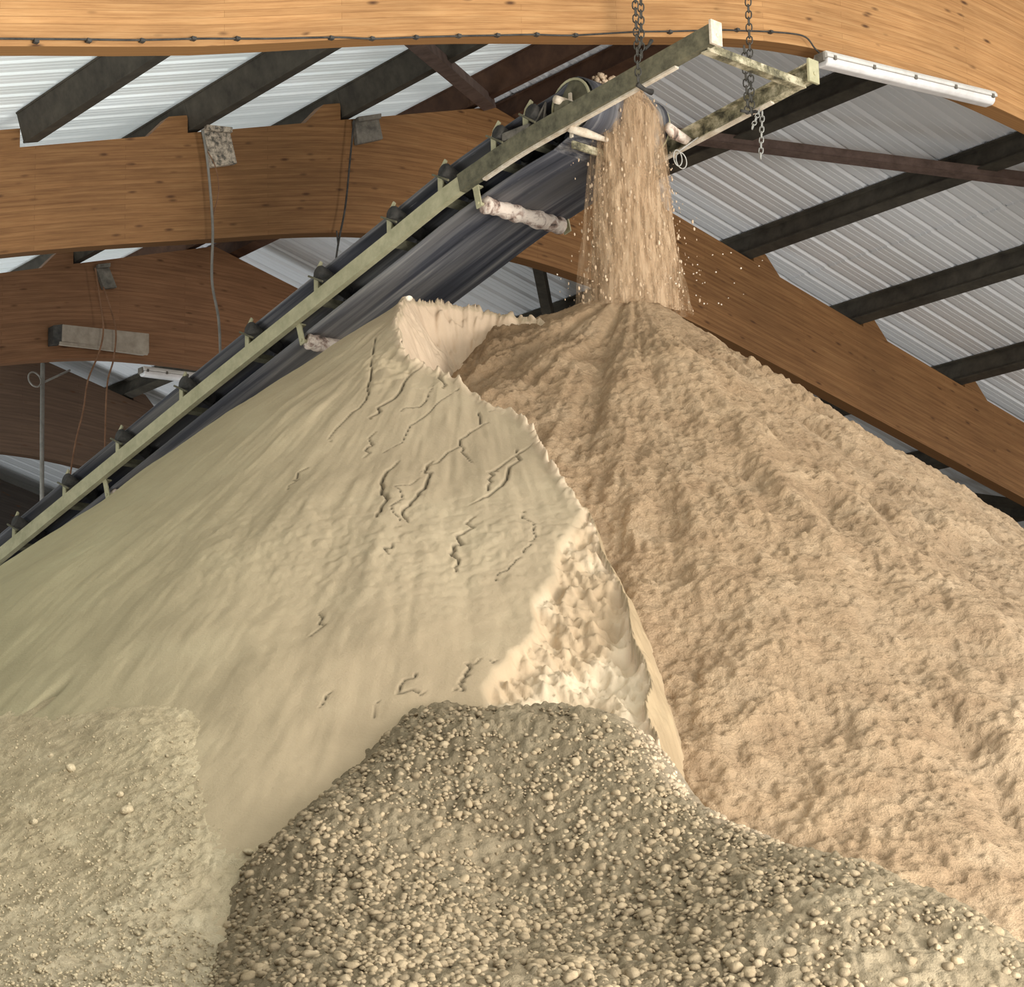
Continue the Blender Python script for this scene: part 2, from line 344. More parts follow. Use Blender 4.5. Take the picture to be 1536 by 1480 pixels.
# braces (flat diagonal members just under the purlins)
def roofpt(x, y, sg, off=0.):
    r = ray(x, y); zz = H0 + off - EYE; k = (zz + sg * T * U0) / (r[2] + sg * T * (r @ U)); return O + r * k
def brace(p, q, sg, w, label, off=-.03, ext=(0, 0), mat=None):
    A, Bq = roofpt(*p, sg, off), roofpt(*q, sg, off); t = nrm(Bq - A); A = A - t * ext[0]; Bq = Bq + t * ext[1]
    tl = -T * sg; nz = nrm(-tl * U + ZZ); s = nrm(np.cross(t, nz)); L_ = np.linalg.norm(Bq - A)
    mb = MB(); mid = (A + Bq) / 2; mb.box(mid, t * L_ / 2, s * w / 2, nz * .006); mb.box(mid + s * (w / 2 - .006) + nz * w * .4, t * L_ / 2, s * .006, nz * w * .4)
    mb.box(mid - s * (w / 2 - .006) + nz * w * .2, t * L_ / 2, s * .006, nz * w * .2)
    o = mb.build('roof_brace', mat or m_brace); setp(o, label, 'brace', 'diagonal roof braces')
brace((625, 70), (735, 163), -1, .13, 'brown steel brace running diagonally beside the ridge purlins above the conveyor', ext=(1.2, 0))
brace((1040, 212), (1536, 275), 1, .12, 'long brown steel brace crossing the right roof slope beside the loose chain end', ext=(.3, 1.2))
brace((803, 385), (821, 475), 1, .12, 'short dark steel brace below the second arch left of the falling material', ext=(.6, .5), mat=m_purlin)
brace((1360, 738), (1536, 762), 1, .12, 'dark steel brace just above the right pile edge at the right border', ext=(1, 1), mat=m_purlin)
# floor and walls
def quad(name, pts, mat, label, cat='wall'):
    setp(mesh(name, pts, [tuple(range(len(pts)))], mat), label, cat, None, 'structure')
quad('floor', [B(-15.6, -6, 0), B(15.6, -6, 0), B(15.6, 38.4, 0), B(-15.6, 38.4, 0)], m_floor, 'dusty concrete floor of the storage hall', 'floor')
quad('wall_far', [B(-15.6, 38.4, 0), B(15.6, 38.4, 0), B(15.6, 38.4, top(15.6) + .2), B(0, 38.4, top(0) + .25), B(-15.6, 38.4, top(15.6) + .2)], m_wall, 'dark clad end wall of the hall')
quad('wall_left', [B(-15.6, -6, 0), B(-15.6, 38.4, 0), B(-15.6, 38.4, top(15.6) + .2), B(-15.6, -6, top(15.6) + .2)], m_wall, 'dark clad side wall on the left')
quad('wall_right', [B(15.6, 14, 0), B(15.6, 38.4, 0), B(15.6, 38.4, top(15.6) + .2), B(15.6, 14, top(15.6) + .2)], m_wall, 'dark clad side wall on the right')
# ================================================================ THE CONVEYOR
h_ = math.radians(44); EV = np.array([-math.sin(h_), math.cos(h_), 0]); CV = np.array([EV[1], -EV[0], 0])
P1 = at(967, 95, Dd=10.4)
r = ray(1068, 42); E1 = O + r * (((P1 - O) @ CV) / (r @ CV)); E1[2] = 5.70 + EYE
prof_s = [0, 1.9, 2.7, 3.18, 5.77, 9, 16]; prof_z = [5.70, 5.455, 5.28, 5.13, 4.375, 3.40, 1.33]
W = 1.07
def path(s):
    z = np.mean([np.interp(s + q, prof_s, prof_z) for q in (-.2, -.1, 0, .1, .2)]) if s > .2 else np.interp(s, prof_s, prof_z)
    return E1 + EV * s + ZZ * (z + EYE - E1[2])
def fr(s):
    t = nrm(path(s + .1) - path(max(s - .1, 0))); n = nrm(np.cross(t, CV)); n = n if n[2] > 0 else -n
    return path(s), t, n
def X3(s, c, n):
    p, t, nn = fr(s); return p + CV * c + nn * n
conv = empty('belt_conveyor'); setp(conv, 'inclined belt conveyor with cream side rails dropping material onto the piles', 'conveyor')
def sweep(name, sec, ss_, mat, closed=True, uvw=False, smooth=False):
    vs = []; uv = []; m_ = len(sec)
    for s in ss_:
        p, t, n = fr(s); acc = 0
        for j, (c, q) in enumerate(sec):
            if j: acc += math.hypot(c - sec[j - 1][0], q - sec[j - 1][1])
            vs.append(p + CV * c + n * q); uv.append((s, acc))
    fs = []; K = len(ss_)
    for i in range(K - 1):
        for j in range(m_ if closed else m_ - 1):
            a, b = i * m_ + j, i * m_ + (j + 1) % m_; fs.append((a, b, b + m_, a + m_))
    if closed: fs += [tuple(range(m_))[::-1], tuple(range((K - 1) * m_, K * m_))]
    return mesh(name, vs, fs, mat, conv, smooth, uv)
SS = list(np.arange(2.25, 14.01, .25))
# rails: upper dirty channel at the head, painted flat rail lower down
def chan(c0, sg, hh=.075, w=.055, t=.012):   # C channel, web on outer side, flanges inward
    i = -sg; return [(c0, -hh), (c0 + i * w, -hh), (c0 + i * w, -hh + t), (c0 + i * t, -hh + t), (c0 + i * t, hh - t), (c0 + i * w, hh - t), (c0 + i * w, hh), (c0, hh)]
hs = list(np.arange(0, 2.36, .12))
for c0, sg, nm in ((0, -1, 'near'), (W, 1, 'far')):
    o = sweep('side_rail', chan(c0, sg, .062), SS, m_rail); o['label'] = 'cream painted lower length of the %s side rail' % nm
    o = sweep('side_rail', chan(c0 + .013 * sg, sg, .07, .06), hs + [2.5], m_raild if sg < 0 else m_railh); o['label'] = 'dirty dark head end of the %s side rail' % nm
    o = sweep('rail_lip', [(c0 - .012 * sg, -.085), (c0 + .05 * -sg, -.085), (c0 + .05 * -sg, -.068), (c0 - .012 * sg, -.068)], hs[3:], m_crust)
    o['label'] = 'crusted pale lower lip of the side rail'
    mb = MB(); mb.box(X3(-.012, c0 + sg * -.02, 0), EV * .012, CV * .055, ZZ * .085); mb.tube([X3(-.03, c0 + sg * -.02, -.02), X3(-.02, c0 + sg * -.02, -.02)], .014)
    bevel(mb.build('end_plate', m_crust if sg < 0 else m_rail, conv), .004)
mb = MB(); mb.box((X3(.1, .02, -.085) + X3(.1, W - .02, -.085)) / 2, CV * (W / 2 - .02), EV * .035, ZZ * .006); mb.box((X3(.07, .02, -.06) + X3(.07, W - .02, -.06)) / 2, CV * (W / 2 - .02), EV * .005, ZZ * .025)
mb.build('cross_bar', m_railh, conv)
# pulley and belt
SH = 1.42; RP = .185
hp = empty('head_drum'); hp.parent = conv
pc = lambda c, q=.14: X3(SH, c, q)
mb = MB()
nseg = 28; tt_ = EV
ring = lambda c, rad: [pc(c) + rad * (math.cos(w) * EV + math.sin(w) * ZZ) for w in np.linspace(0, 2 * math.pi, nseg, endpoint=False)]
vs = ring(.12, RP) + ring(W - .12, RP); fs = [(i, (i + 1) % nseg, nseg + (i + 1) % nseg, nseg + i) for i in range(nseg)]
mb.add(vs, fs); drum = mb.build('drum', m_dark, hp, True)
for c in (.125, W - .125):
    mb = MB(); mb.add(ring(c, RP * .97) + [pc(c)], [(i, (i + 1) % nseg, nseg) for i in range(nseg)]); mb.build('drum_disc', m_raild, hp)
for c in (.115, W - .115):
    mb = MB(); mb.tube(ring(c, RP), .010, 6, True); mb.build('drum_rim', m_rail, hp, True)
mb = MB(); mb.tube([pc(-.04), pc(W + .04)], .03, 12); mb.build('drum_shaft', m_crust, hp, True)
for c in (.03, W - .03):
    mb = MB(); mb.box(pc(c, .09), EV * .07, CV * .03, ZZ * .04); bevel(mb.build('bearing_block', m_raild, hp), .012)
mb = MB()
for q in (-.075, .075):
    mb.box(pc(.1, .05) + EV * .0 + ZZ * q * 0, EV * .012, CV * .008, ZZ * RP * .9) if q < 0 else mb.box(pc(.1, .05), EV * RP * .9, CV * .008, ZZ * .012)
mb.build('drum_spoke', m_crust, hp)
# carry belt (troughed) and return belt, one loop
sec_c = [(.07, .235), (.1, .22), (.3, .105), (.535, .095), (W - .3, .105), (W - .1, .22), (W - .07, .235)]
vs = []; uv = []; rows = 0
def row(pts, u_):
    global rows
    vs.extend(pts); uv.extend([(u_, c) for c in np.linspace(0, 1, len(pts))]); rows += 1
for s in list(np.arange(14, SH + .6, -.25)): row([X3(s, c, n + .0) for c, n in sec_c], s)
for s in (SH + .5, SH + .35, SH + .2, SH + .08):
    w = (s - SH) / .6; row([X3(s, c, n * w + (RP + .06) * (1 - w)) for c, n in sec_c], s)
cc_ = [c for c, n in sec_c]; cc_ = list(np.linspace(.14, W - .14, 7))
for a_ in np.linspace(math.pi / 2, -math.pi / 2, 12):
    row([pc(c) + (RP + .012) * (-math.cos(a_) * EV + math.sin(a_) * ZZ) for c in cc_], SH - .02 * a_)
for s in np.arange(SH + .2, 14, .25): row([X3(s, c, -.13 - .02 * math.sin((c / W) * math.pi)) for c in np.linspace(.09, W - .09, 7)], s + 20)
m_ = 7; fs = [(i * m_ + j, i * m_ + j + 1, (i + 1) * m_ + j + 1, (i + 1) * m_ + j) for i in range(rows - 1) for j in range(m_ - 1)]
belt = mesh('belt', vs, fs, m_belt, conv, True, uv); sm = belt.modifiers.new('solid', 'SOLIDIFY'); sm.thickness = .012
belt['label'] = 'streaked black rubber belt'
# troughing idlers with cream brackets on the near rail
def s_on_rail(x):
    lo, hi = 0, 14
    for _ in range(40):
        m = (lo + hi) / 2
        if proj(path(m))[0] > x: lo = m
        else: hi = m
    return lo
BRX = [790, 742, 662, 585, 475, 371, 272, 176, 96, 20]
for x in BRX:
    s = s_on_rail(x); g = empty('troughing_idler'); g.parent = conv
    p, t, n = fr(s)
    for c, sg in ((.02, -1), (W - .02, 1)):
        a0 = X3(s, c, .03); mb = MB()
        pts = [a0 + t * .045, a0 + t * .0, a0 + t * .0 + ZZ * .17, a0 + t * -.05 + ZZ * .235, a0 + t * -.03 + ZZ * .26, a0 + t * .03 + ZZ * .215, a0 + t * .045 + ZZ * .17]
        mb.prism(pts, CV * .014); mb.prism([a0 + t * .045, a0 + t * .045 + ZZ * .17, a0 + t * .045 + CV * -sg * .12 + ZZ * .1, a0 + t * .045 + CV * -sg * .12], t * .008)
        mb.build('idler_bracket', m_rail, g)
    rl = MB(); rl.tube([X3(s - .075, -.01, .19), X3(s - .075, .0, .187), X3(s - .075, .28, .05)], [.05, .062, .055], 12); rl.build('wing_roller', m_dark, g, True)
    rl = MB(); rl.tube([X3(s - .075, W + .01, .19), X3(s - .075, W - .28, .05)], .06, 12); rl.build('wing_roller', m_dark, g, True)
    rl = MB(); rl.tube([X3(s, .32, .045), X3(s, W - .32, .045)], .045, 10); rl.build('centre_roller', m_dark, g, True)
    mb = MB(); mb.box(X3(s, W / 2, -.03), CV * (W / 2 - .06), t * .03, n * .025); mb.tube([X3(s + .02, -.02, .2), X3(s - .12, -.02, .07)], .009, 6)
    mb.build('idler_beam', m_raild, g)
# return rollers
for x, crust in ((703, True), (438, True), (148, False)):
    s = s_on_rail(x); g = empty('return_idler'); g.parent = conv; p, t, n = fr(s)
    npt = 44; cs = np.linspace(.1, .93, npt); rad = [.050 + .020 * abs(vn(np.array([q * 9.]), np.array([x * .1]), 5)[0]) + (.008 if (int(q * 13) % 3) else 0) for q in cs]; rad[0] = rad[-1] = .03
    ax = [X3(s, q, -.205) for q in cs]; mb = MB(); mb.tube(ax, rad, 16); o = mb.build('roller', m_croll, g, True); o['label'] = 'roller caked in pale powder'
    mb = MB(); mb.box(X3(s, .055, -.15), t * .028, CV * .006, n * .09); mb.box(X3(s, .055, -.07) + CV * .02, t * .028, CV * .03, n * .006)
    mb.box(X3(s, .975, -.15), t * .035, CV * .006, n * .1); mb.box(X3(s, .975, -.06) + CV * .02, t * .035, CV * .03, n * .006)
    mb.tube([X3(s, .04, -.205), X3(s, .99, -.205)], .013, 8)
    mb.build('hanger_bracket', m_rail, g)
# crust and scraper bits at the head
mb = MB(); mb.box((X3(SH + .02, .08, -.17) + X3(SH + .02, W - .05, -.17)) / 2, CV * (W / 2 - .08), EV * .012, ZZ * .03)
bevel(mb.build('belt_scraper', m_railh, conv), .008)
mb = MB(); mb.tube([X3(1.12, W - .28, .0), X3(1.16, W - .16, -.01), X3(1.16, W + .0, -.04)], [.035, .045, .03], 10); mb.build('crusted_tie_bar', m_croll, conv, True)
mb = MB(); mb.tube([X3(1.38, .02, -.09), X3(1.36, .15, -.1), X3(1.32, .34, -.13)], [.028, .034, .016], 8); mb.build('crusted_tie_bar', m_crust, conv, True)
mb = MB(); mb.box(X3(1.87, .02, .09), EV * .14, CV * .03, ZZ * .03)
mb.tube([X3(1.62, .03, .07), X3(1.58, .03, .2), X3(1.7, .03, .1)], .01, 6)
bevel(mb.build('bearing_housing', m_plate, conv), .012)
# ================================================================ chains, wires, pipes
def chain(a, b, name, label, mat=None, L=.062, w=.021, r=.0055, group=None):
    a = np.asarray(a); b = np.asarray(b); n = max(2, int(np.linalg.norm(b - a) / (L - 2.6 * r))); mb = MB(); t = nrm(b - a); s1 = nrm(np.cross(t, np.array([.3, 1, .1]))); s2 = np.cross(t, s1)
    for i in range(n):
        c = a + (b - a) * (i + .5) / n; s = s1 if i % 2 else s2; pts = []
        for k in range(12):
            w_ = 2 * math.pi * k / 12; e = math.cos(w_); q = math.sin(w_); pts.append(c + t * (np.sign(e) * (L / 2 - w) + e * w if abs(e) > .01 else 0) + s * q * w)
        mb.tube(pts, r, 5, True)
    o = mb.build(name, mat or m_chain, None, True); return setp(o, label, 'chain', group)
c1 = X3(s_on_rail(967), -.03, .05); c2p = at(1128, 172, Dd=10.38)
sc = .0; P2 = c2p
up = ZZ * 2.2
chain(c1 + up * .75 + CV * -.035, c1 + ZZ * -.14 + CV * -.03, 'hanging_chain', 'left strand of the dark chain pair holding the near rail')
chain(c1 + up * .75 + CV * .075, c1 + ZZ * .05 + CV * .01, 'hanging_chain', 'right strand of the dark chain pair holding the near rail')
chain(P2 + up * .6 + CV * .03, P2 + CV * -.0, 'hanging_chain', 'long dark chain in front of the roof arch, holding the far rail')
chain(P2 + ZZ * .5 + CV * -.05, P2 + ZZ * -.0 + CV * -.045, 'hanging_chain', 'shorter dark chain strand left of the long one above the far rail')
tmp = P2 + ZZ * .02 - D * .06
chain(tmp + CV * .02, at(1128, 193, Dd=10.3), 'loose_chain', 'short pale loose chain end hanging at the far rail', m_chainl, .045, .015, .004)
chain(tmp + CV * .05, at(1141, 238, Dd=10.3), 'loose_chain', 'long pale loose chain end hanging below the far rail', m_chainl, .05, .015, .0045)
for (a, b, rr_, lab) in ((c1 + CV * -.04 - ZZ * .16, c1 + CV * .1 - ZZ * .18, .018, 'dark iron pin below the near rail holding the chain pair'), (c1 + CV * .05 + ZZ * .12, c1 + CV * .12 + ZZ * .2, .012, 'short dark pin beside the chain pair above the near rail'), (P2 + CV * -.12, P2 + CV * .09 + ZZ * .05, .012, 'dark iron pin through the chain at the far rail')):
    mb = MB(); mb.tube([a, (a + b) / 2 - ZZ * .01, b], [rr_, rr_ * .8, rr_ * 1.3], 8); setp(mb.build('shackle_pin', m_dark, None, True), lab, 'pin')
# wire coil on far rail
mb = MB(); cc0 = at(1020, 238, Dd=10.9)
for k, (dx, ry) in enumerate(((-.012, .06), (.018, .058))):
    mb.tube([cc0 + CV * (dx * 2 + math.cos(w) * (.045 + k * .012)) + ZZ * math.sin(w) * .06 + EV * .02 * k for w in np.linspace(0, 2 * math.pi, 20, endpoint=False)], .0045, 5, True)
mb.tube([cc0 + ZZ * .06, at(1047, 206, Dd=10.9)], .005, 5)
setp(mb.build('wire_coil', m_wirel, None, True), 'small coil of pale wire hanging under the far rail', 'wire')
def wire(name, pts, r, mat, label, cat='wire', group=None):
    P = [np.asarray(p) for p in pts]; Q = []
    for i in range(len(P) - 1):
        p0, p1, p2, p3 = P[max(i - 1, 0)], P[i], P[i + 1], P[min(i + 2, len(P) - 1)]
        for t in np.linspace(0, 1, 8, endpoint=False):
            Q.append(.5 * ((2 * p1) + (-p0 + p2) * t + (2 * p0 - 5 * p1 + 4 * p2 - p3) * t * t + (-p0 + 3 * p1 - 3 * p2 + p3) * t ** 3))
    Q.append(P[-1]); mb = MB(); mb.tube(Q, r, 6); return setp(mb.build(name, mat, None, True), label, cat, group)
f2 = FD[2] - .14; f3 = FD[3] - .24
wire('support_rod', [at(304, 196, Dd=f2), at(312, 250, Dd=f2), at(319, 340, Dd=f2), at(318, 420, Dd=f2), at(328, 480, Dd=f2), at(331, 548, Dd=f2)], .013, m_pipe, 'grey support rod from the crusted bracket down to the conveyor', 'rod')
wire('thin_wire', [at(310, 225, Dd=f2), at(323, 250, Dd=f2), at(328, 285, Dd=f2), at(320, 322, Dd=f2)], .005, m_rust, 'thin curved wire beside the crusted bracket')
wire('suspension_wire', [at(531, 180, Dd=f2), at(525, 240, Dd=f2), at(518, 310, Dd=f2), at(508, 362, Dd=f2), at(502, 405, Dd=f2)], .010, m_dark, 'dark suspension wire from the grey bracket to the conveyor')
wire('thin_wire', [at(505, 346, Dd=f2), at(507, 366, Dd=f2)], .008, m_dark, 'short spliced wire end on the suspension wire')
wire('hanging_wire', [at(143, 402, Dd=f3), at(150, 450, Dd=f3), at(155, 495, Dd=f3), at(148, 530, Dd=f3), at(132, 570, Dd=f3), at(125, 615, Dd=f3), at(113, 665, Dd=f3), at(103, 728, Dd=f3)], .010, m_rust, 'left hanging wire running from the third arch bracket down left to the conveyor')
wire('hanging_wire', [at(155, 430, Dd=f3), at(168, 470, Dd=f3), at(174, 500, Dd=f3), at(170, 540, Dd=f3), at(161, 575, Dd=f3), at(158, 640, Dd=f3), at(157, 694, Dd=f3)], .010, m_rust, 'right hanging wire running from the third arch bracket straight to the conveyor')
# brackets on the arches
def bracket(quadpx, dd, mat, label, th=.06):
    P = [at(x, y, Dd=dd) for x, y in quadpx]; mb = MB(); mb.prism(P, D * th); q = np.array(P).mean(0)
    mb.prism([P[0] + ZZ * .02, P[1] + ZZ * .02, P[1] - ZZ * .03, P[0] - ZZ * .03], -D * .05)
    o = bevel(mb.build('beam_bracket', mat), .006); return setp(o, label, 'bracket')
bracket([(306, 192), (345, 196), (356, 245), (318, 250)], FD[2] - .07, m_crp, 'crusted pale plate bracket on the second arch above the support rod')
bracket([(533, 180), (568, 175), (575, 208), (537, 216)], FD[2] - .07, m_plate, 'dark grey plate bracket on the second arch above the suspension wire')
bracket([(144, 400), (163, 398), (176, 431), (156, 433)], FD[3] - .07, m_plate, 'small grey plate bracket on the third arch above the hanging wires')
# grey box on third arch
P = [at(x, y, Dd=FD[3] - .16) for x, y in ((94, 486), (224, 500), (224, 530), (93, 512))]
mb = MB(); mb.prism(P, D * .15); bx_ = bevel(mb.build('control_box', m_box), .01); setp(bx_, 'long dusty grey box fixed on the third timber arch', 'box')
P = [at(x, y, Dd=FD[3] - .15) for x, y in ((80, 488), (94, 486), (93, 515), (80, 516))]; mb = MB(); mb.prism(P, D * .13); mb.build('end_cap', m_dark, bx_)
P = [at(x, y, Dd=FD[3] - .17) for x, y in ((90, 512), (222, 527), (222, 532), (90, 517))]; mb = MB(); mb.prism(P, D * .03); mb.build('lower_lip', m_box, bx_)
# pipe with ring at left
dp = FD[3] + 1.2
pp = empty('hanging_pipe'); setp(pp, 'grey vertical pipe with a ring and side arm below the third arch at left', 'pipe')
mb = MB(); mb.tube([at(64, 545, Dd=dp), at(63, 660, Dd=dp), at(63, 800, Dd=dp)], .026, 10); mb.build('pipe_shaft', m_pipe, pp, True)
mb = MB(); mb.tube([at(52 + 9 * math.cos(w) + 3 * math.sin(w), 569 + 11 * math.sin(w), Dd=dp - .03) for w in np.linspace(0, 2 * math.pi, 22, endpoint=False)], .010, 6, True); mb.build('ring', m_pipe, pp, True)
mb = MB(); mb.tube([at(64, 574, Dd=dp), at(105, 555, Dd=dp)], .013, 8); mb.build('side_arm', m_pipe, pp, True)
# cable with clips along the nearest arch
ct = []
cab = [(0, 58), (120, 59), (210, 60), (300, 58), (400, 58), (500, 56), (560, 58), (620, 56), (690, 54), (745, 53), (800, 52), (860, 53), (950, 48), (1010, 47), (1080, 45), (1110, 46), (1160, 48), (1205, 54), (1222, 72), (1233, 84)]
cabp = [at(x, y, Dd=FD[1] - (.02 if i < 17 else .06)) for i, (x, y) in enumerate(cab)]
cabp = [cabp[0] + (cabp[0] - cabp[1])] + cabp
cw = wire('lighting_cable', cabp, .0065, m_dark, 'dark lighting cable clipped along the lower edge of the nearest arch', 'cable')
for x, y in [(54, 62), (133, 61), (213, 61), (290, 58), (356, 58), (497, 57), (558, 58), (624, 56), (688, 54), (746, 53), (805, 52), (863, 53), (1005, 48), (1106, 45), (1156, 48)]:
    p = at(x, y, Dd=FD[1] - .02); mb = MB(); mb.box(p, U * .014, D * .016, ZZ * .01); mb.build('cable_clip', m_dark, cw)
# fluorescent fixtures
def fixture(a, b, label, h=.10, w=.13, cable=False):
    g = empty('fluorescent_light'); setp(g, label, 'light', None); t = nrm(b - a); s = nrm(np.cross(t, ZZ)); n = np.cross(s, t); n = n if n[2] > 0 else -n; m = (a + b) / 2; L_ = np.linalg.norm(b - a) / 2
    prf = [(-w / 2, h * .55), (-w / 2, h * .75), (-w * .38, h), (w * .38, h), (w / 2, h * .75), (w / 2, h * .55)]
    mb = MB(); mb.prism([a + s * x + n * y for x, y in prf], b - a); bevel(mb.build('housing', m_white, g), .004)
    prf = [(-w * .46, h * .53), (-w * .42, h * .2), (-w * .25, 0), (w * .25, 0), (w * .42, h * .2), (w * .46, h * .53)]
    mb = MB(); mb.prism([a + t * .01 + s * x + n * y for x, y in prf], (b - a) * .985); bevel(mb.build('diffuser', m_diff, g), .01, 3)
    for q in (.04, .26, .5, .74, .97):
        for sd in (-1, 1): mb = MB(); mb.box(a + (b - a) * q + s * sd * w * .5 + n * h * .54, t * .012, s * .008, n * .016); mb.build('clip', m_plate, g)
    mb = MB(); mb.prism([a - t * .02 + s * x + n * y for x, y in ((-w * .3, h * .3), (w * .3, h * .3), (w * .3, h * .9), (-w * .3, h * .9))], t * .02); mb.build('end_cap', m_plate, g)
    return g
fa = at(1232, 100, Dd=FD[1] - .12); fb = at(1487, 160, Dd=FD[1] - .12)
fixture(fa, fb, 'long white fluorescent light under the nearest arch at upper right', .11, .15)
fixture(at(212, 564, Dd=FD[3] + .32), at(340, 580, Dd=FD[3] + .32), 'small dusty fluorescent light under the third arch, behind the conveyor', .11, .15)
# ================================================================ THE PILES
A1 = at(690, 385, Y=14.6); A2 = at(950, 432, Y=14.95)
def C1(X, Y):
    r = np.hypot(X - A1[0], Y - A1[1]); th = np.arctan2(Y - A1[1], X - A1[0])
    return A1[2] - .745 * r + .006 * r * r + .012 * np.sin(th * 5) * np.minimum(r, 3)
near_rim = [(601, 452), (596, 480), (598, 510), (618, 540), (650, 546), (690, 558), (722, 588), (765, 604), (800, 640), (812, 672), (840, 705), (862, 740)]
ridge = [(868, 750), (890, 790), (912, 830), (930, 880), (947, 930), (962, 985), (978, 1050), (984, 1120), (990, 1200)]
nr = [hit(x, y, C1) for x, y in near_rim]; rg = [hit(x, y, C1) for x, y in ridge]
farr = [(615, 14.75), (640, 14.86), (665, 14.92), (700, 14.97), (745, 14.97), (780, 14.88), (806, 14.8), (850, 14.7)]
far = [at(x, 450, Y=y)[:2] for x, y in farr]
edge = [tuple(p[:2]) for p in nr] + [tuple(p[:2]) for p in rg] + [(.75, 8.6)]
farl = [tuple(p) for p in far] + [(.9, 14.5)]
poly = edge + [(5, 8.6), (5, 14.5)] + farl[::-1]
rimline = farl[::-1] + edge
crust_px = [(862, 740), (866, 760), (838, 800), (828, 845), (800, 885), (790, 930), (762, 965), (735, 995), (722, 1020), (722, 1045), (760, 1062), (800, 1075)]
ce = [hit(x, y, C1) for x, y in crust_px]
facepoly = [tuple(p[:2]) for p in ce] + [tuple(p[:2]) for p in rg[:-1]][::-1]
cracks = [  # px polylines, width in m, depth
    ([(563, 500), (560, 530), (556, 565), (548, 598), (520, 625), (497, 660)], .010, .05),
    ([(640, 540), (600, 582), (570, 612), (556, 622)], .016, .06), ([(662, 545), (663, 572)], .014, .06),
    ([(690, 570), (650, 600), (610, 640), (570, 672)], .008, .025),
    ([(744, 600), (722, 622), (700, 640), (672, 665), (650, 685), (630, 700)], .010, .035),
    ([(564, 638), (552, 660), (546, 677)], .012, .05),
    ([(597, 682), (575, 712), (572, 735), (578, 742), (570, 770), (564, 780)], .018, .09),
    ([(648, 682), (646, 700), (637, 726), (622, 745), (606, 760), (612, 780)], .018, .08),
    ([(688, 648), (692, 665), (714, 683)], .010, .04),
    ([(800, 662), (780, 682), (760, 710), (735, 735), (705, 750)], .016, .07),
    ([(776, 662), (750, 690), (733, 700), (737, 715), (733, 730)], .013, .06),
    ([(712, 768), (696, 790), (680, 808), (688, 830), (685, 845)], .017, .08),
    ([(786, 762), (790, 775), (802, 786), (800, 805), (785, 820)], .009, .04),
    ([(587, 812), (582, 828)], .013, .05), ([(785, 820), (765, 840), (742, 860)], .009, .03),
    ([(487, 896), (478, 920), (470, 945)], .010, .035), ([(625, 1000), (600, 1020), (625, 1030), (640, 1028)], .012, .04),
    ([(720, 980), (705, 992), (702, 1005), (690, 1015), (680, 1025)], .014, .05), ([(722, 982), (745, 980)], .010, .03), ([(499, 1030), (480, 1055)], .008, .03), ([(570, 1040), (560, 1062)], .008, .03),
    ([(630, 708), (600, 735), (590, 770), (600, 790)], .008, .03), ([(650, 470 + 100), (630, 600), (600, 612)], .008, .03), ([(462, 700), (440, 720), (432, 735)], .010, .03), ([(720, 620), (716, 600)], .012, .04)]
cr3 = []
for pts, w, dp_ in cracks:
    P = [hit(x, y, C1)[:2] for x, y in pts]; Q = [P[0]]
    for a, b in zip(P[:-1], P[1:]):
        for t in (.35, .7, 1): Q.append(a + (b - a) * t + (rng.normal(0, .020, 2) if t < 1 else 0))
    cr3.append((Q, w, dp_))
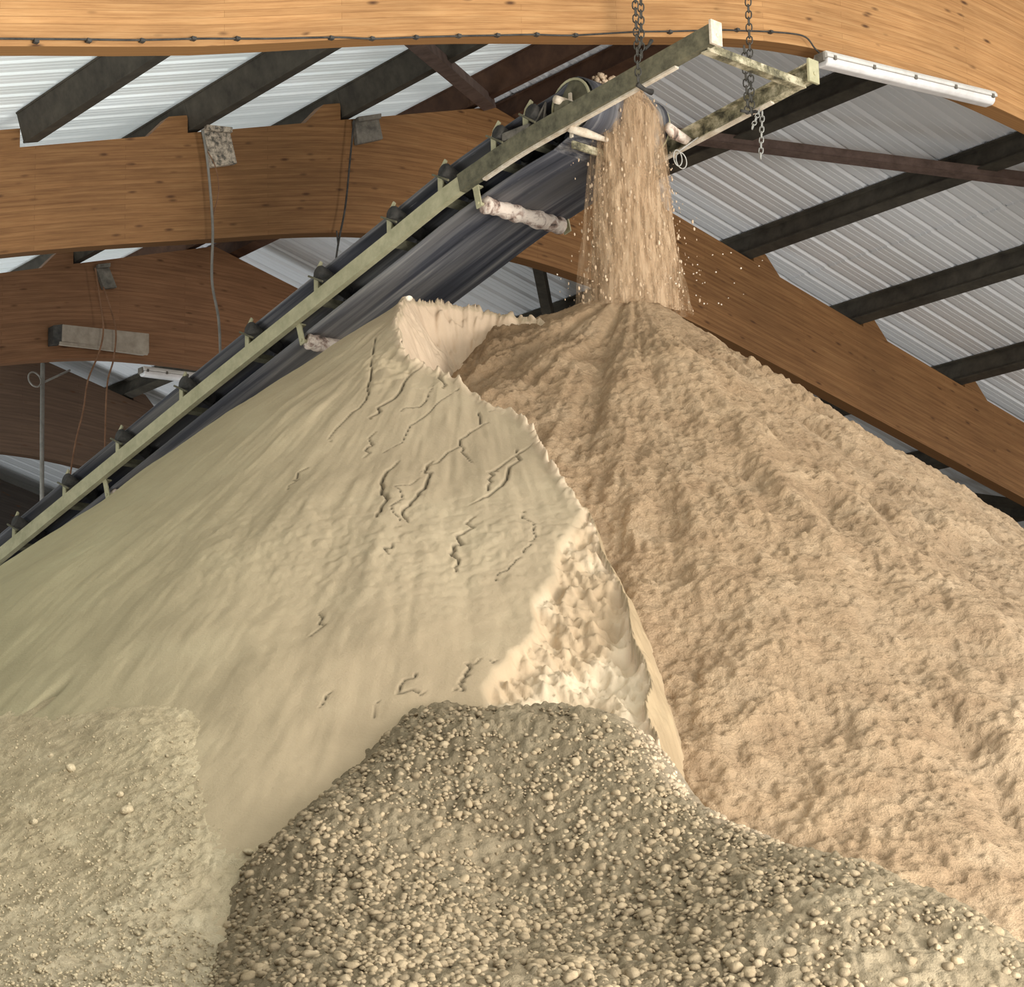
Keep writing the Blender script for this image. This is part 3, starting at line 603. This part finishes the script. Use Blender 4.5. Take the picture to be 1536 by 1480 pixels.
def pile1(X, Y):
    z = C1(X, Y); dx, dy = X - A1[0], Y - A1[1]; rr = np.hypot(dx, dy); th = np.arctan2(dy, dx)
    wob = .012 * fbm(X * 9, Y * 9, 3, 61) + .028 * vn(X * 3.1, Y * 3.1, 64)
    Xw, Yw = X + wob, Y + .02 * fbm(X * 11, Y * 11, 3, 71)
    z = z + .05 * fbm(X * .7, Y * .7, 3, 3) + .012 * fbm(th * 12, rr * .9, 4, 11) + .005 * fbm(th * 40, rr * 1.6, 3, 12) + .003 * fbm(X * 6, Y * 6, 4, 21)
    # low swells around the crest band
    z = z + .012 * vn(X * 2.2 + Y * 1.1, Y * 1.6, 40); bd = np.exp(-((rr - 3.6) / .5) ** 2) * ss(-2.4, -.8, X); z = z + bd * .012 * np.abs(fbm(X * 11, Y * 11, 3, 42))
    tone = np.ones(X.shape + (3,))
    g = ss(-.4, -3.2, X); tone *= (1 - g[..., None] * np.array([.08, -.03, .06]));  # greener left side: sky-light tint put into the tone
    st = fbm(th * 16, rr * .8, 4, 91); tone *= (1 + .035 * st)[..., None]
    lo = ss(3.2, 5., rr) * ss(-2.2, -.2, X); tone *= (1 + lo[..., None] * np.array([.03, .01, -.01]))
    # cracks: shallow grooves, their inner shade darkened into the tone
    for Q, w, dp_ in cr3:
        w = w * .42; dp_ = dp_ * .42
        q = np.array(Q); m = (X > q[:, 0].min() - .2) & (X < q[:, 0].max() + .2) & (Y > q[:, 1].min() - .2) & (Y < q[:, 1].max() + .2)
        if not m.any(): continue
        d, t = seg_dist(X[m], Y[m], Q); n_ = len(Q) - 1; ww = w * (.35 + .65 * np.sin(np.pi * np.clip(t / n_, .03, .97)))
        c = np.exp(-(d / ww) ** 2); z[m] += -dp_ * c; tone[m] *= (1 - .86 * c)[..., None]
    hp_ = hit(60, 1048, C1); ax_ = np.array([.55, .83]); u1 = (X - hp_[0]) * ax_[0] + (Y - hp_[1]) * ax_[1]; u2 = -(X - hp_[0]) * ax_[1] + (Y - hp_[1]) * ax_[0]
    hol = np.exp(-(u1 / .13) ** 2 - (u2 / .03) ** 2); z = z - .05 * hol; tone = tone * (1 - .3 * hol[..., None])
    # broken face
    inf = inside(Xw, Yw, facepoly); df, _ = seg_dist(Xw, Yw, [tuple(p[:2]) for p in ce])
    a = inf * ss(0, .05, df)
    rough = .04 * fbm(X * 5, Y * 5, 3, 31) + .028 * (1 - np.abs(fbm(X * 12 + Y * 5, Y * 9, 4, 35))) + .020 * fbm(X * 24 + Y * 10, Y * 20, 3, 37) + .007 * fbm(X * 60 + Y * 20, Y * 50, 2, 38)
    z = z + a * (-.07 - .10 * df + rough)
    fm = np.clip(.5 + fbm(X * 3.2, Y * 3.2, 3, 55), 0, 1)[..., None]
    rx = ss(0, .55, df)[..., None]; fm = np.clip(fm * 1.25 - .45 * rx + .2, 0, 1); fc = np.array([1.58, 1.60, 1.70]) * fm + np.array([1.16, 1.07, 1.02]) * (1 - fm)
    brt = a[..., None]; tone = tone * (1 - brt) + fc * brt * (1 + .08 * fbm(X * 20, Y * 20, 3, 77))[..., None]
    # removed side and crater
    inr = inside(Xw, Yw, poly); dr, _ = seg_dist(Xw, Yw, rimline)
    fl = 1 + .5 * fbm(th * 9, rr * .3, 3, 45)
    z = z - inr * (np.minimum(2.6 * dr, .55 + 1.1 * dr) * 1.0 + .02 * np.abs(vn(th * 14, rr, 46)) * np.minimum(dr * 6, 1))
    lip = (~inr) * np.exp(-(dr / .035) ** 2) * (.4 + .6 * np.clip(.5 + fbm(X * 12, Y * 12, 2, 48), 0, 1)); z = z + lip * .032 * (1 + vn(X * 30, Y * 30, 49))
    k = np.maximum(inr * ss(0, .02, dr), np.clip(lip, 0, 1))[..., None]; pc_ = np.array([1.56, 1.50, 1.60]) * (1 + .04 * vn(th * 22, rr * 2, 47))[..., None]
    tone = tone * (1 - k) + pc_ * k
    rgd, _ = seg_dist(X, Y, [tuple(p[:2]) for p in rg]); sm_ = (inr * ss(.4, .1, rgd))[..., None]; tone = tone * (1 - sm_) + sm_ * np.array([.90, .84, .76]) * (1 + .1 * fbm(X * 14, Y * 14, 3, 66))[..., None]; z = z + sm_[..., 0] * .03 * fbm(X * 16, Y * 16, 3, 67) * ss(0, .05, dr)
    crn = ss(.5, .0, np.hypot(X - nr[3][0], Y - nr[3][1])) * ss(.0, .5, fbm(X * 9, Y * 9, 3, 99) + .2); z = z + .02 * crn * vn(X * 20, Y * 20, 98); tone = tone * (1 + .3 * crn[..., None])
    return z, tone
res = .0095
gx, gy = np.meshgrid(np.arange(-4.3, 1.5, res), np.arange(7.5, 15.6, res), indexing='ij')
z, tn = pile1(gx, gy); z = np.maximum(z, 0.02)
p1o = gridobj('powder_pile', gx, gy, z, m_p1, tn); setp(p1o, 'greenish beige powder pile with a cracked crust and a broken crater rim', 'pile', None, 'stuff')
# outer skirt of the same pile, coarse, down to the floor (behind and beside)
def fan(A, hf, xr, cut, name, mat, parent):
    th, rr = np.meshgrid(np.linspace(0, 2 * math.pi, 97), np.concatenate([np.arange(0, 9.2, .25)]), indexing='ij')
    X = A[0] + rr * np.cos(th); Y = A[1] + rr * np.sin(th); Z = np.maximum(hf(X, Y), -.01) - .12
    keep = ~((X > cut[0] + .1) & (X < cut[1] - .1) & (Y > cut[2] + .1) & (Y < cut[3] - .1)) & (Y > 5) & (X > xr[0]) & (X < xr[1])
    gridobj(name, X, Y, Z, mat, None, parent, keep)
fan(A1, C1, (-20, -.2), (-4.3, 1.5, 7.5, 15.6), 'outer_slope', m_p1, p1o)
def C2(X, Y):
    dx, dy = X - A2[0], Y - A2[1]
    fx = np.where(dx < 0, np.where(-dx < 1., .48 * -dx, .48 + 1.5 * (-dx - 1)), dx * 1.07)
    q = np.hypot(fx, dy); return A2[2] + .02 - .76 * (np.sqrt(q * q + .012) - .02) + .004 * q * q
def pile2(X, Y):
    dx, dy = X - A2[0], Y - A2[1]; rr = np.hypot(dx, dy); th = np.arctan2(dy, dx); z = C2(X, Y); a = np.minimum(rr / .8, 1)
    wx = X + .05 * vn(X * 6, Y * 6, 3); wy = Y + .05 * vn(X * 6, Y * 6, 4)
    gl = fbm(th * 5, rr * .35, 3, 101)
    z = z + a * (.10 * gl * np.minimum(rr / 2, 1) + .045 * fbm(X * 1.6, Y * 1.6, 3, 103) + .022 * fbm(th * 22, rr * 1.7, 3, 105) * np.minimum(rr / 3 + .3, 1))
    # slumped clods: steep little scarps facing down-slope
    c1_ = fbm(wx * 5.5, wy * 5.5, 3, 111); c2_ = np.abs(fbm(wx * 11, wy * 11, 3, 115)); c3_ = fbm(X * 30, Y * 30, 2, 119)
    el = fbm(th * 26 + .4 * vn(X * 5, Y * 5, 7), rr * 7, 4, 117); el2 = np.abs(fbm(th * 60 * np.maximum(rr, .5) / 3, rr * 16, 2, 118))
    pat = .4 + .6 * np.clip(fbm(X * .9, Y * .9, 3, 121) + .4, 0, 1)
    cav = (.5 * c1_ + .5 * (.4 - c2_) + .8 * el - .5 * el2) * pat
    z = z + a * (pat * (.015 * c1_ + .012 * (.4 - c2_) + .016 * el - .012 * el2) + .013 * c3_)
    # flow gully below the drop point
    for (t0, w_, dpt, r1) in ((-1.95, .10, .09, 1.6), (-1.62, .05, .05, 2.4), (-2.35, .07, .05, 1.8)):
        z = z - dpt * np.exp(-((th - t0) / w_) ** 2) * ss(.1, .5, rr) * ss(r1, r1 * .5, rr)
    tone = np.ones(X.shape + (3,)); sh = fbm(X * 1.1, Y * 1.1, 3, 131)
    tone *= (1 + .05 * sh)[..., None] * (1 + .05 * gl)[..., None]
    tone *= (1 + .13 * np.clip(cav, -1, 1) + .07 * vn(X * 48, Y * 48, 171) + .06 * c3_)[..., None]  # hollows darkened like ambient shade, plus random grain
    # coarser, browner grains inside the crater; left flank's shading darkened into the tone
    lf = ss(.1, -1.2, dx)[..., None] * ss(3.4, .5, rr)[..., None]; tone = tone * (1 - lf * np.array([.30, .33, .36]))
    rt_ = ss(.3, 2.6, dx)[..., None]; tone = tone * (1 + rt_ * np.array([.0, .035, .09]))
    cg = ss(-.55, -1.0, dx) * ss(1.6, .4, np.abs(dy)); z = z + cg * .014 * (np.abs(vn(X * 22, Y * 22, 141)) + vn(X * 40, Y * 40, 142))
    return z, tone
gx, gy = np.meshgrid(np.arange(-1.2, 5.2, .0125), np.arange(8.0, 15.5, .0125), indexing='ij')
z, tn = pile2(gx, gy); z = np.maximum(z, .02)
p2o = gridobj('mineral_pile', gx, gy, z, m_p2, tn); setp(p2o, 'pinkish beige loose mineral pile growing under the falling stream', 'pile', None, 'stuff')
fan(A2, C2, (1.3, 20), (-1.2, 5.2, 8.0, 15.5), 'outer_slope', m_p2, p2o)
# talus
tb = [(-60, 1098), (0, 1087), (50, 1078), (100, 1066), (150, 1062), (200, 1060), (250, 1068), (285, 1098), (300, 1140), (325, 1190), (345, 1235), (375, 1258), (410, 1270)]
TP = [hit(x, y, C1) for x, y in tb]
TP += [at(x, y, Y=q) for x, y, q in ((-60, 1480, 7.7), (0, 1480, 7.75), (150, 1480, 7.8), (300, 1480, 7.8), (430, 1480, 7.85), (0, 1280, 8.75), (150, 1270, 8.8), (280, 1330, 8.5), (-80, 1280, 8.8), (400, 1390, 8.3))]
TP += [np.array([x, y, zz_]) for x, y, zz_ in ((-3, 5, .15), (-1, 5, .15), (1, 5, .15), (-3.5, 7, .95))]
TP += [hit(x, y, C1) - np.array([0, 0, .07]) for x, y in ((350, 1120), (420, 1160), (560, 1100), (700, 1100))]
TT = TPS(TP, [p[2] for p in TP])
def talus(X, Y):
    z = TT(X, Y); s = fbm(X * 15, Y * 15, 3, 201); s2 = np.abs(vn(X * 38, Y * 38, 205)); near = ss(10.2, 8, Y)
    return z - .012 + .02 * fbm(X * 1.5, Y * 1.5, 3, 207) + (.003 + .004 * near) * s + (.004 + .007 * near) * (s2 + .6 * vn(X * 62, Y * 62, 206)) - .004
gx, gy = np.meshgrid(np.arange(-3.2, .2, .0095), np.arange(6.9, 10.9, .0095), indexing='ij'); z = talus(gx, gy)
keep = (z > C1(gx, gy) - .12) & (gx < -.2)
tn = np.ones(gx.shape + (3,)); nn_ = ss(9.0, 7.6, gy); tn = tn * (1 + nn_[..., None] * np.array([-.02, -.0, .06])) * (1 + .1 * vn(gx * 45, gy * 45, 210))[..., None] * (1 + .04 * fbm(gx * 2, gy * 2, 3, 211))[..., None]
to = gridobj('rubble_slope', gx, gy, z, m_tal, tn, None, keep); setp(to, 'beige slope of fine crushed rubble at lower left beside the gravel heap', 'rubble', None, 'stuff')
def S_(X, Y): return np.maximum(C1(X, Y), TT(X, Y))
# gravel heap
crest = [(640, 1046, 0), (690, 1046, 0), (735, 1052, 0), (800, 1060, 9.85), (870, 1078, 9.75), (960, 1103, 9.55), (1015, 1140, 9.4), (1060, 1190, 9.15), (1135, 1250, 8.9), (1200, 1280, 8.75), (1300, 1312, 8.55), (1400, 1348, 8.3), (1536, 1392, 8.0), (1700, 1450, 7.7)]
cp = [hit(x, y, C1) if q == 0 else at(x, y, Y=q) for x, y, q in crest]
lb = [(600, 1082), (560, 1118), (520, 1155), (470, 1205), (430, 1243), (400, 1272), (372, 1310), (362, 1350), (345, 1395), (325, 1425), (318, 1480)]
GP = cp + [hit(x, y, S_) for x, y in lb] + [hit(x, y, S_) - np.array([.12, 0, .10]) for x, y in lb]
GP += [at(x, y, Y=q) for x, y, q in ((600, 1480, 7.5), (850, 1480, 7.35), (1100, 1480, 7.3), (1300, 1480, 7.35), (1536, 1480, 7.45), (650, 1250, 8.65), (850, 1250, 8.6), (1000, 1330, 8.15))]
GP += [p + np.array([0, .7, -.62]) for p in cp] + [np.array([x, 4.9, .1]) for x in (-1, 1, 3)]
GT = TPS(GP, [p[2] for p in GP], 1e-4)
def GD(X, Y): return .075 * ss(-.6, .1, X) + .05 * np.exp(-((X - .35) / .35) ** 2) * ss(9., 9.6, Y)
def dusty(X, Y):    # 1 where powder covers the stones
    a = ss(.55, 1.7, X - .2 * (Y - 8)) * .9
    b = np.exp(-(((X - .05) / .35) ** 2 + ((Y - 9.35) / .25) ** 2)) * .8
    return np.clip(np.maximum(a, b) + .55 * fbm(X * 2.2, Y * 2.2, 3, 301) - .05, 0, 1)
def gravel(X, Y):
    z = GT(X, Y) - GD(X, Y); d = dusty(X, Y); a = np.abs(vn(X * 26, Y * 26, 305))
    return z + .035 * fbm(X * 2.1, Y * 2.1, 3, 303) + .022 * (a - .3) + .008 * vn(X * 52, Y * 52, 307) + .02 * d * fbm(X * 7, Y * 7, 3, 309)
gx, gy = np.meshgrid(np.arange(-1.9, 2.7, .0115), np.arange(6.6, 10.6, .0115), indexing='ij'); z = gravel(gx, gy)
keep = z > S_(gx, gy) - .12; keep |= gx > .6
d_ = dusty(gx, gy)[..., None]; tn = np.ones(gx.shape + (3,)) * (1 + .12 * vn(gx * 40, gy * 40, 311))[..., None] * (1 - .24 * (1 - d_)) * (1 + d_ * np.array([.12, .12, .14]))
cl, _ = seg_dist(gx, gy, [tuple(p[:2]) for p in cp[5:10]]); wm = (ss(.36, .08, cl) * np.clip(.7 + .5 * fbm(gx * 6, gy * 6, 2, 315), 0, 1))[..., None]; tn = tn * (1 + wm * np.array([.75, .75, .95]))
go = gridobj('gravel_heap', gx, gy, z, m_grv, tn, None, keep); setp(go, 'olive grey gravel heap in the foreground at the foot of both piles', 'gravel', None, 'stuff')
# the stones themselves
def ico(sub):
    import bmesh
    bm = bmesh.new(); bmesh.ops.create_icosphere(bm, subdivisions=sub, radius=1); v = np.array([q.co[:] for q in bm.verts]); f = np.array([[w.index for w in q.verts] for q in bm.faces]); bm.free(); return v, f
IV, IF = ico(2)
def stones(name, P, S, mat, parent, tone, flat=.7, tilt=None):
    n = len(P); k = len(IV); base = []
    for q in range(12):
        a = IV.copy(); dirs = rng.normal(size=(7, 3)); dirs /= np.linalg.norm(dirs, axis=1)[:, None]
        for d in dirs:
            h = rng.uniform(.55, .85); pr = a @ d; m = pr > h; a[m] -= ((pr[m] - h) * .85)[:, None] * d
        base.append(a * rng.uniform(.75, 1.15, 3))
    base = np.array(base); sel = rng.integers(0, 12, n); V = base[sel]
    q = rng.normal(size=(n, 4)); q /= np.linalg.norm(q, axis=1)[:, None]; w, x, y, zq = q.T
    R = np.stack([1 - 2 * (y * y + zq * zq), 2 * (x * y - zq * w), 2 * (x * zq + y * w), 2 * (x * y + zq * w), 1 - 2 * (x * x + zq * zq), 2 * (y * zq - x * w), 2 * (x * zq - y * w), 2 * (y * zq + x * w), 1 - 2 * (x * x + y * y)], -1).reshape(n, 3, 3)
    V = np.einsum('nij,nkj->nki', R, V) * S[:, None, None]; V[..., 2] *= flat; V += P[:, None, :]
    Fc = (IF[None] + (np.arange(n) * k)[:, None, None]).reshape(-1, 3)
    me = bpy.data.meshes.new(name); me.vertices.add(n * k); me.vertices.foreach_set('co', V.astype(np.float32).ravel())
    me.loops.add(Fc.size); me.loops.foreach_set('vertex_index', Fc.ravel().astype(np.int32)); me.polygons.add(len(Fc))
    me.polygons.foreach_set('loop_start', np.arange(0, Fc.size, 3, dtype=np.int32)); me.polygons.foreach_set('loop_total', np.full(len(Fc), 3, np.int32))
    me.update(calc_edges=True)
    t = np.ones((n, k, 4), np.float32); t[..., :3] = tone[:, None, :]; a = me.attributes.new('tone', 'FLOAT_COLOR', 'POINT'); a.data.foreach_set('color', t.ravel())
    return link(name, me, mat, parent)
N = 34000
X = rng.uniform(-1.9, 2.3, N); Y = rng.uniform(6.95, 10.2, N) ; S = rng.gamma(3.2, .0032, N) + .0035; S = np.clip(S, .005, .034) * (1.12 - .17 * (Y - 7)) 
Z = GT(X, Y) - GD(X, Y) + .035 * fbm(X * 2.1, Y * 2.1, 3, 303); ok = (Z > S_(X, Y) - .015 + .02 * vn(X * 9, Y * 9, 331)); d = dusty(X, Y); ok &= rng.random(N) > d * .93
ok &= Y < np.interp(X, [p[0] for p in cp], [p[1] for p in cp]) + .06
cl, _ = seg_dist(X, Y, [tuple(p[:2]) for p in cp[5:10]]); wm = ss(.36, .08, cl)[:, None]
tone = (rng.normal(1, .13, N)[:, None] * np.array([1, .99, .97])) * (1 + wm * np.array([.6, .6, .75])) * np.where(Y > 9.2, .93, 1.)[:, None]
P = np.stack([X, Y, Z + S * .02], -1)
st = stones('gravel_stones', P[ok], S[ok], m_peb, go, tone[ok], .8); st['kind'] = 'stuff'
# crumbs on the talus (uncounted) and larger pale lumps (things)
N = 16000; X = rng.uniform(-2.9, -.3, N); Y = rng.uniform(7.2, 10.3, N); S = np.clip(rng.gamma(2, .0014, N) + .003, .003, .011) * (1.2 - .16 * (Y - 7)); Z = TT(X, Y)
ok = (Z > C1(X, Y) + .01) & (rng.random(N) < ss(10.6, 7.6, Y)) & (Z > GT(X, Y) - .03)
cr_ = stones('crumbs', np.stack([X, Y, Z + .008], -1)[ok], S[ok], m_tal, to, rng.normal(1.0, .10, N)[ok][:, None] * np.ones(3), .8); cr_['kind'] = 'stuff'
lumps = [((105, 1155), .035, 'flat pale lump near the top of the rubble slope'), ((75, 1135), .022, 'small pale lump at the upper left of the rubble slope'), ((180, 1193), .022, 'thin pale chip lying mid rubble slope'),
         ((190, 1218), .038, 'rounded pale lump in the middle of the rubble slope'), ((50, 1235), .034, 'pale lump near the left edge of the rubble slope'), ((130, 1295), .022, 'small pale lump below the middle of the rubble slope'),
         ((50, 1435), .022, 'small bright lump at lower left corner'), ((175, 1455), .026, 'pale chip near the bottom edge left of the gravel'), ((286, 1452), .030, 'pale block at the bottom edge beside the gravel'), ((373, 1280), .028, 'pale lump at the left corner of the gravel heap')]
for (x, y), s, lab in lumps:
    p = hit(x, y, S_); o = stones('rock_lump', np.array([[0., 0, 0]]), np.array([s * .8]), m_tal, None, np.array([[1.16, 1.16, 1.18]]), .7); o.location = (p[0], p[1], p[2] + s * .25); setp(o, lab, 'rock', 'pale lumps on the rubble slope')
# small hole in crust at left (dark slot) is a shallow hollow: a pale clod above the crater rim
for (x, y), s, lab in (((613, 448), .035, 'white clod perched on the crater rim at its left end'),):
    p = hit(x, y + 6, C1); o = stones('powder_clod', np.array([[0., 0, 0]]), np.array([s]), m_crust, None, np.ones((1, 3)), .6); o.location = p + np.array([0, 0, .03]); setp(o, lab, 'clod')
# ================================================================ FALLING MATERIAL
# path of the stream: from the head drum to the tip of the pink pile
s0 = pc(W / 2) - EV * .16 + ZZ * .17; s1 = np.array([A2[0], A2[1], A2[2] - .12])
def flow(t): h = t; return s0 + (s1 - s0) * np.array([1, 1, 0]) * (1 - (1 - np.sqrt(t)) ** 1.0) + np.array([0, 0, (s1 - s0)[2] * t])
fe = empty('falling_material'); setp(fe, 'stream of beige material pouring from the conveyor head onto the pink pile', 'falling material', None, 'stuff')
def rad(t): return .17 + .13 * t
def column(name, f, alpha, seed):
    th, t = np.meshgrid(np.linspace(0, 2 * math.pi, 120), np.linspace(0, 1.04, 160), indexing='ij')
    ctr = np.array([flow(q) for q in t[0]]); R = rad(t) * f * (1 + .14 * fbm(np.cos(th) * 2.5 + 5, np.sin(th) * 2.5 + t * 3, 3, seed)) * (.35 + .65 * ss(-.06, .14, t))
    X = ctr[None, :, 0] + R * np.cos(th) * 1.15; Y = ctr[None, :, 1] + R * np.sin(th) * .8; Z = ctr[None, :, 2] + 0 * th
    return gridobj(name, X, Y, Z, m_dust, np.full(X.shape + (3,), alpha) * (1 - .25 * ss(.75, 1, t))[..., None], fe)
for i, (f, al) in enumerate(((.45, 1.0), (.66, 1.), (.82, .85), (.98, .6), (1.14, .3))): column('dust_veil', f, al, 400 + i)
N = 14000; t = rng.random(N) ** .8 * 1.02; ctr = np.array([flow(q) for q in t]); a = rng.uniform(0, 2 * math.pi, N); r_ = rad(t) * np.abs(rng.normal(0, .52, N)) * (.4 + .6 * ss(-.05, .14, t))
P = ctr + np.stack([r_ * np.cos(a) * 1.15, r_ * np.sin(a) * .8, np.zeros(N)], -1); S = np.clip(rng.gamma(2, .0022, N), .0025, .010)
IV0, IF0 = IV, IF; IV, IF = ico(1)
o = stones('falling_grains', P, S, m_fall, fe, rng.normal(1.02, .07, N)[:, None] * np.array([1, 1, 1]), 2.2); o['kind'] = 'stuff'
# material heaped on the belt at the drum
N = 900; q = rng.random(N); cpos = rng.uniform(.3, W - .3, N); sp = SH + .7 - q * .85; P = np.array([X3(s_, c_, .31 + .07 * rng.random()) for s_, c_ in zip(sp, cpos)])
o = stones('belt_load', P, rng.uniform(.012, .03, N), m_fall, fe, rng.normal(.95, .1, N)[:, None] * np.ones(3), 1.); o['kind'] = 'stuff'
# splashes of grain around the pile tip
N = 70; P = s1 + np.stack([rng.normal(.12, .4, N), rng.normal(0, .3, N), np.abs(rng.normal(.12, .14, N))], -1); P[:, 2] = np.maximum(P[:, 2], C2(P[:, 0], P[:, 1]) + .03)
o = stones('flying_grains', P, rng.uniform(.004, .009, N), m_crust, fe, np.ones((N, 3)), 1.); o['kind'] = 'stuff'
# ================================================================ LIGHT
w = bpy.data.worlds.new('world'); bpy.context.scene.world = w; w.use_nodes = True
bg = w.node_tree.nodes['Background']; bg.inputs['Color'].default_value = (.93, .96, 1, 1); bg.inputs['Strength'].default_value = 1.7
def area(name, loc, target, size, power, col):
    l = bpy.data.lights.new(name, 'AREA'); l.shape = 'RECTANGLE'; l.size, l.size_y = size; l.energy = power; l.color = col
    o = bpy.data.objects.new(name, l); C.objects.link(o); o.location = loc; o.rotation_euler = (Vector(target) - Vector(loc)).to_track_quat('-Z', 'Y').to_euler(); return o
area('doorway_light', (9.5, 3.0, 2.6), (0, 14, 5.5), (5, 4), 1500, (1, .97, .92))
area('roof_fill_light', (3.5, 4.0, .5), (-2.5, 13, 9.5), (6, 3), 700, (.96, .99, 1))  # added unseen fill, brightens the roof from below
area('left_roof_fill_light', (-6.5, 12.5, 1.6), (-4, 16.5, 9), (4, 4), 420, (.92, .97, 1))  # added up-light left of the view for the near left roof bay
area('far_bay_fill_light', (-9, 24, 2.0), (-7.5, 27, 9), (5, 5), 500, (.88, .95, 1))  # added fill hidden behind the pile to lift the far bays
sc = bpy.context.scene; sc.view_settings.view_transform = 'Standard'; sc.view_settings.look = 'None'; sc.view_settings.exposure = 0.
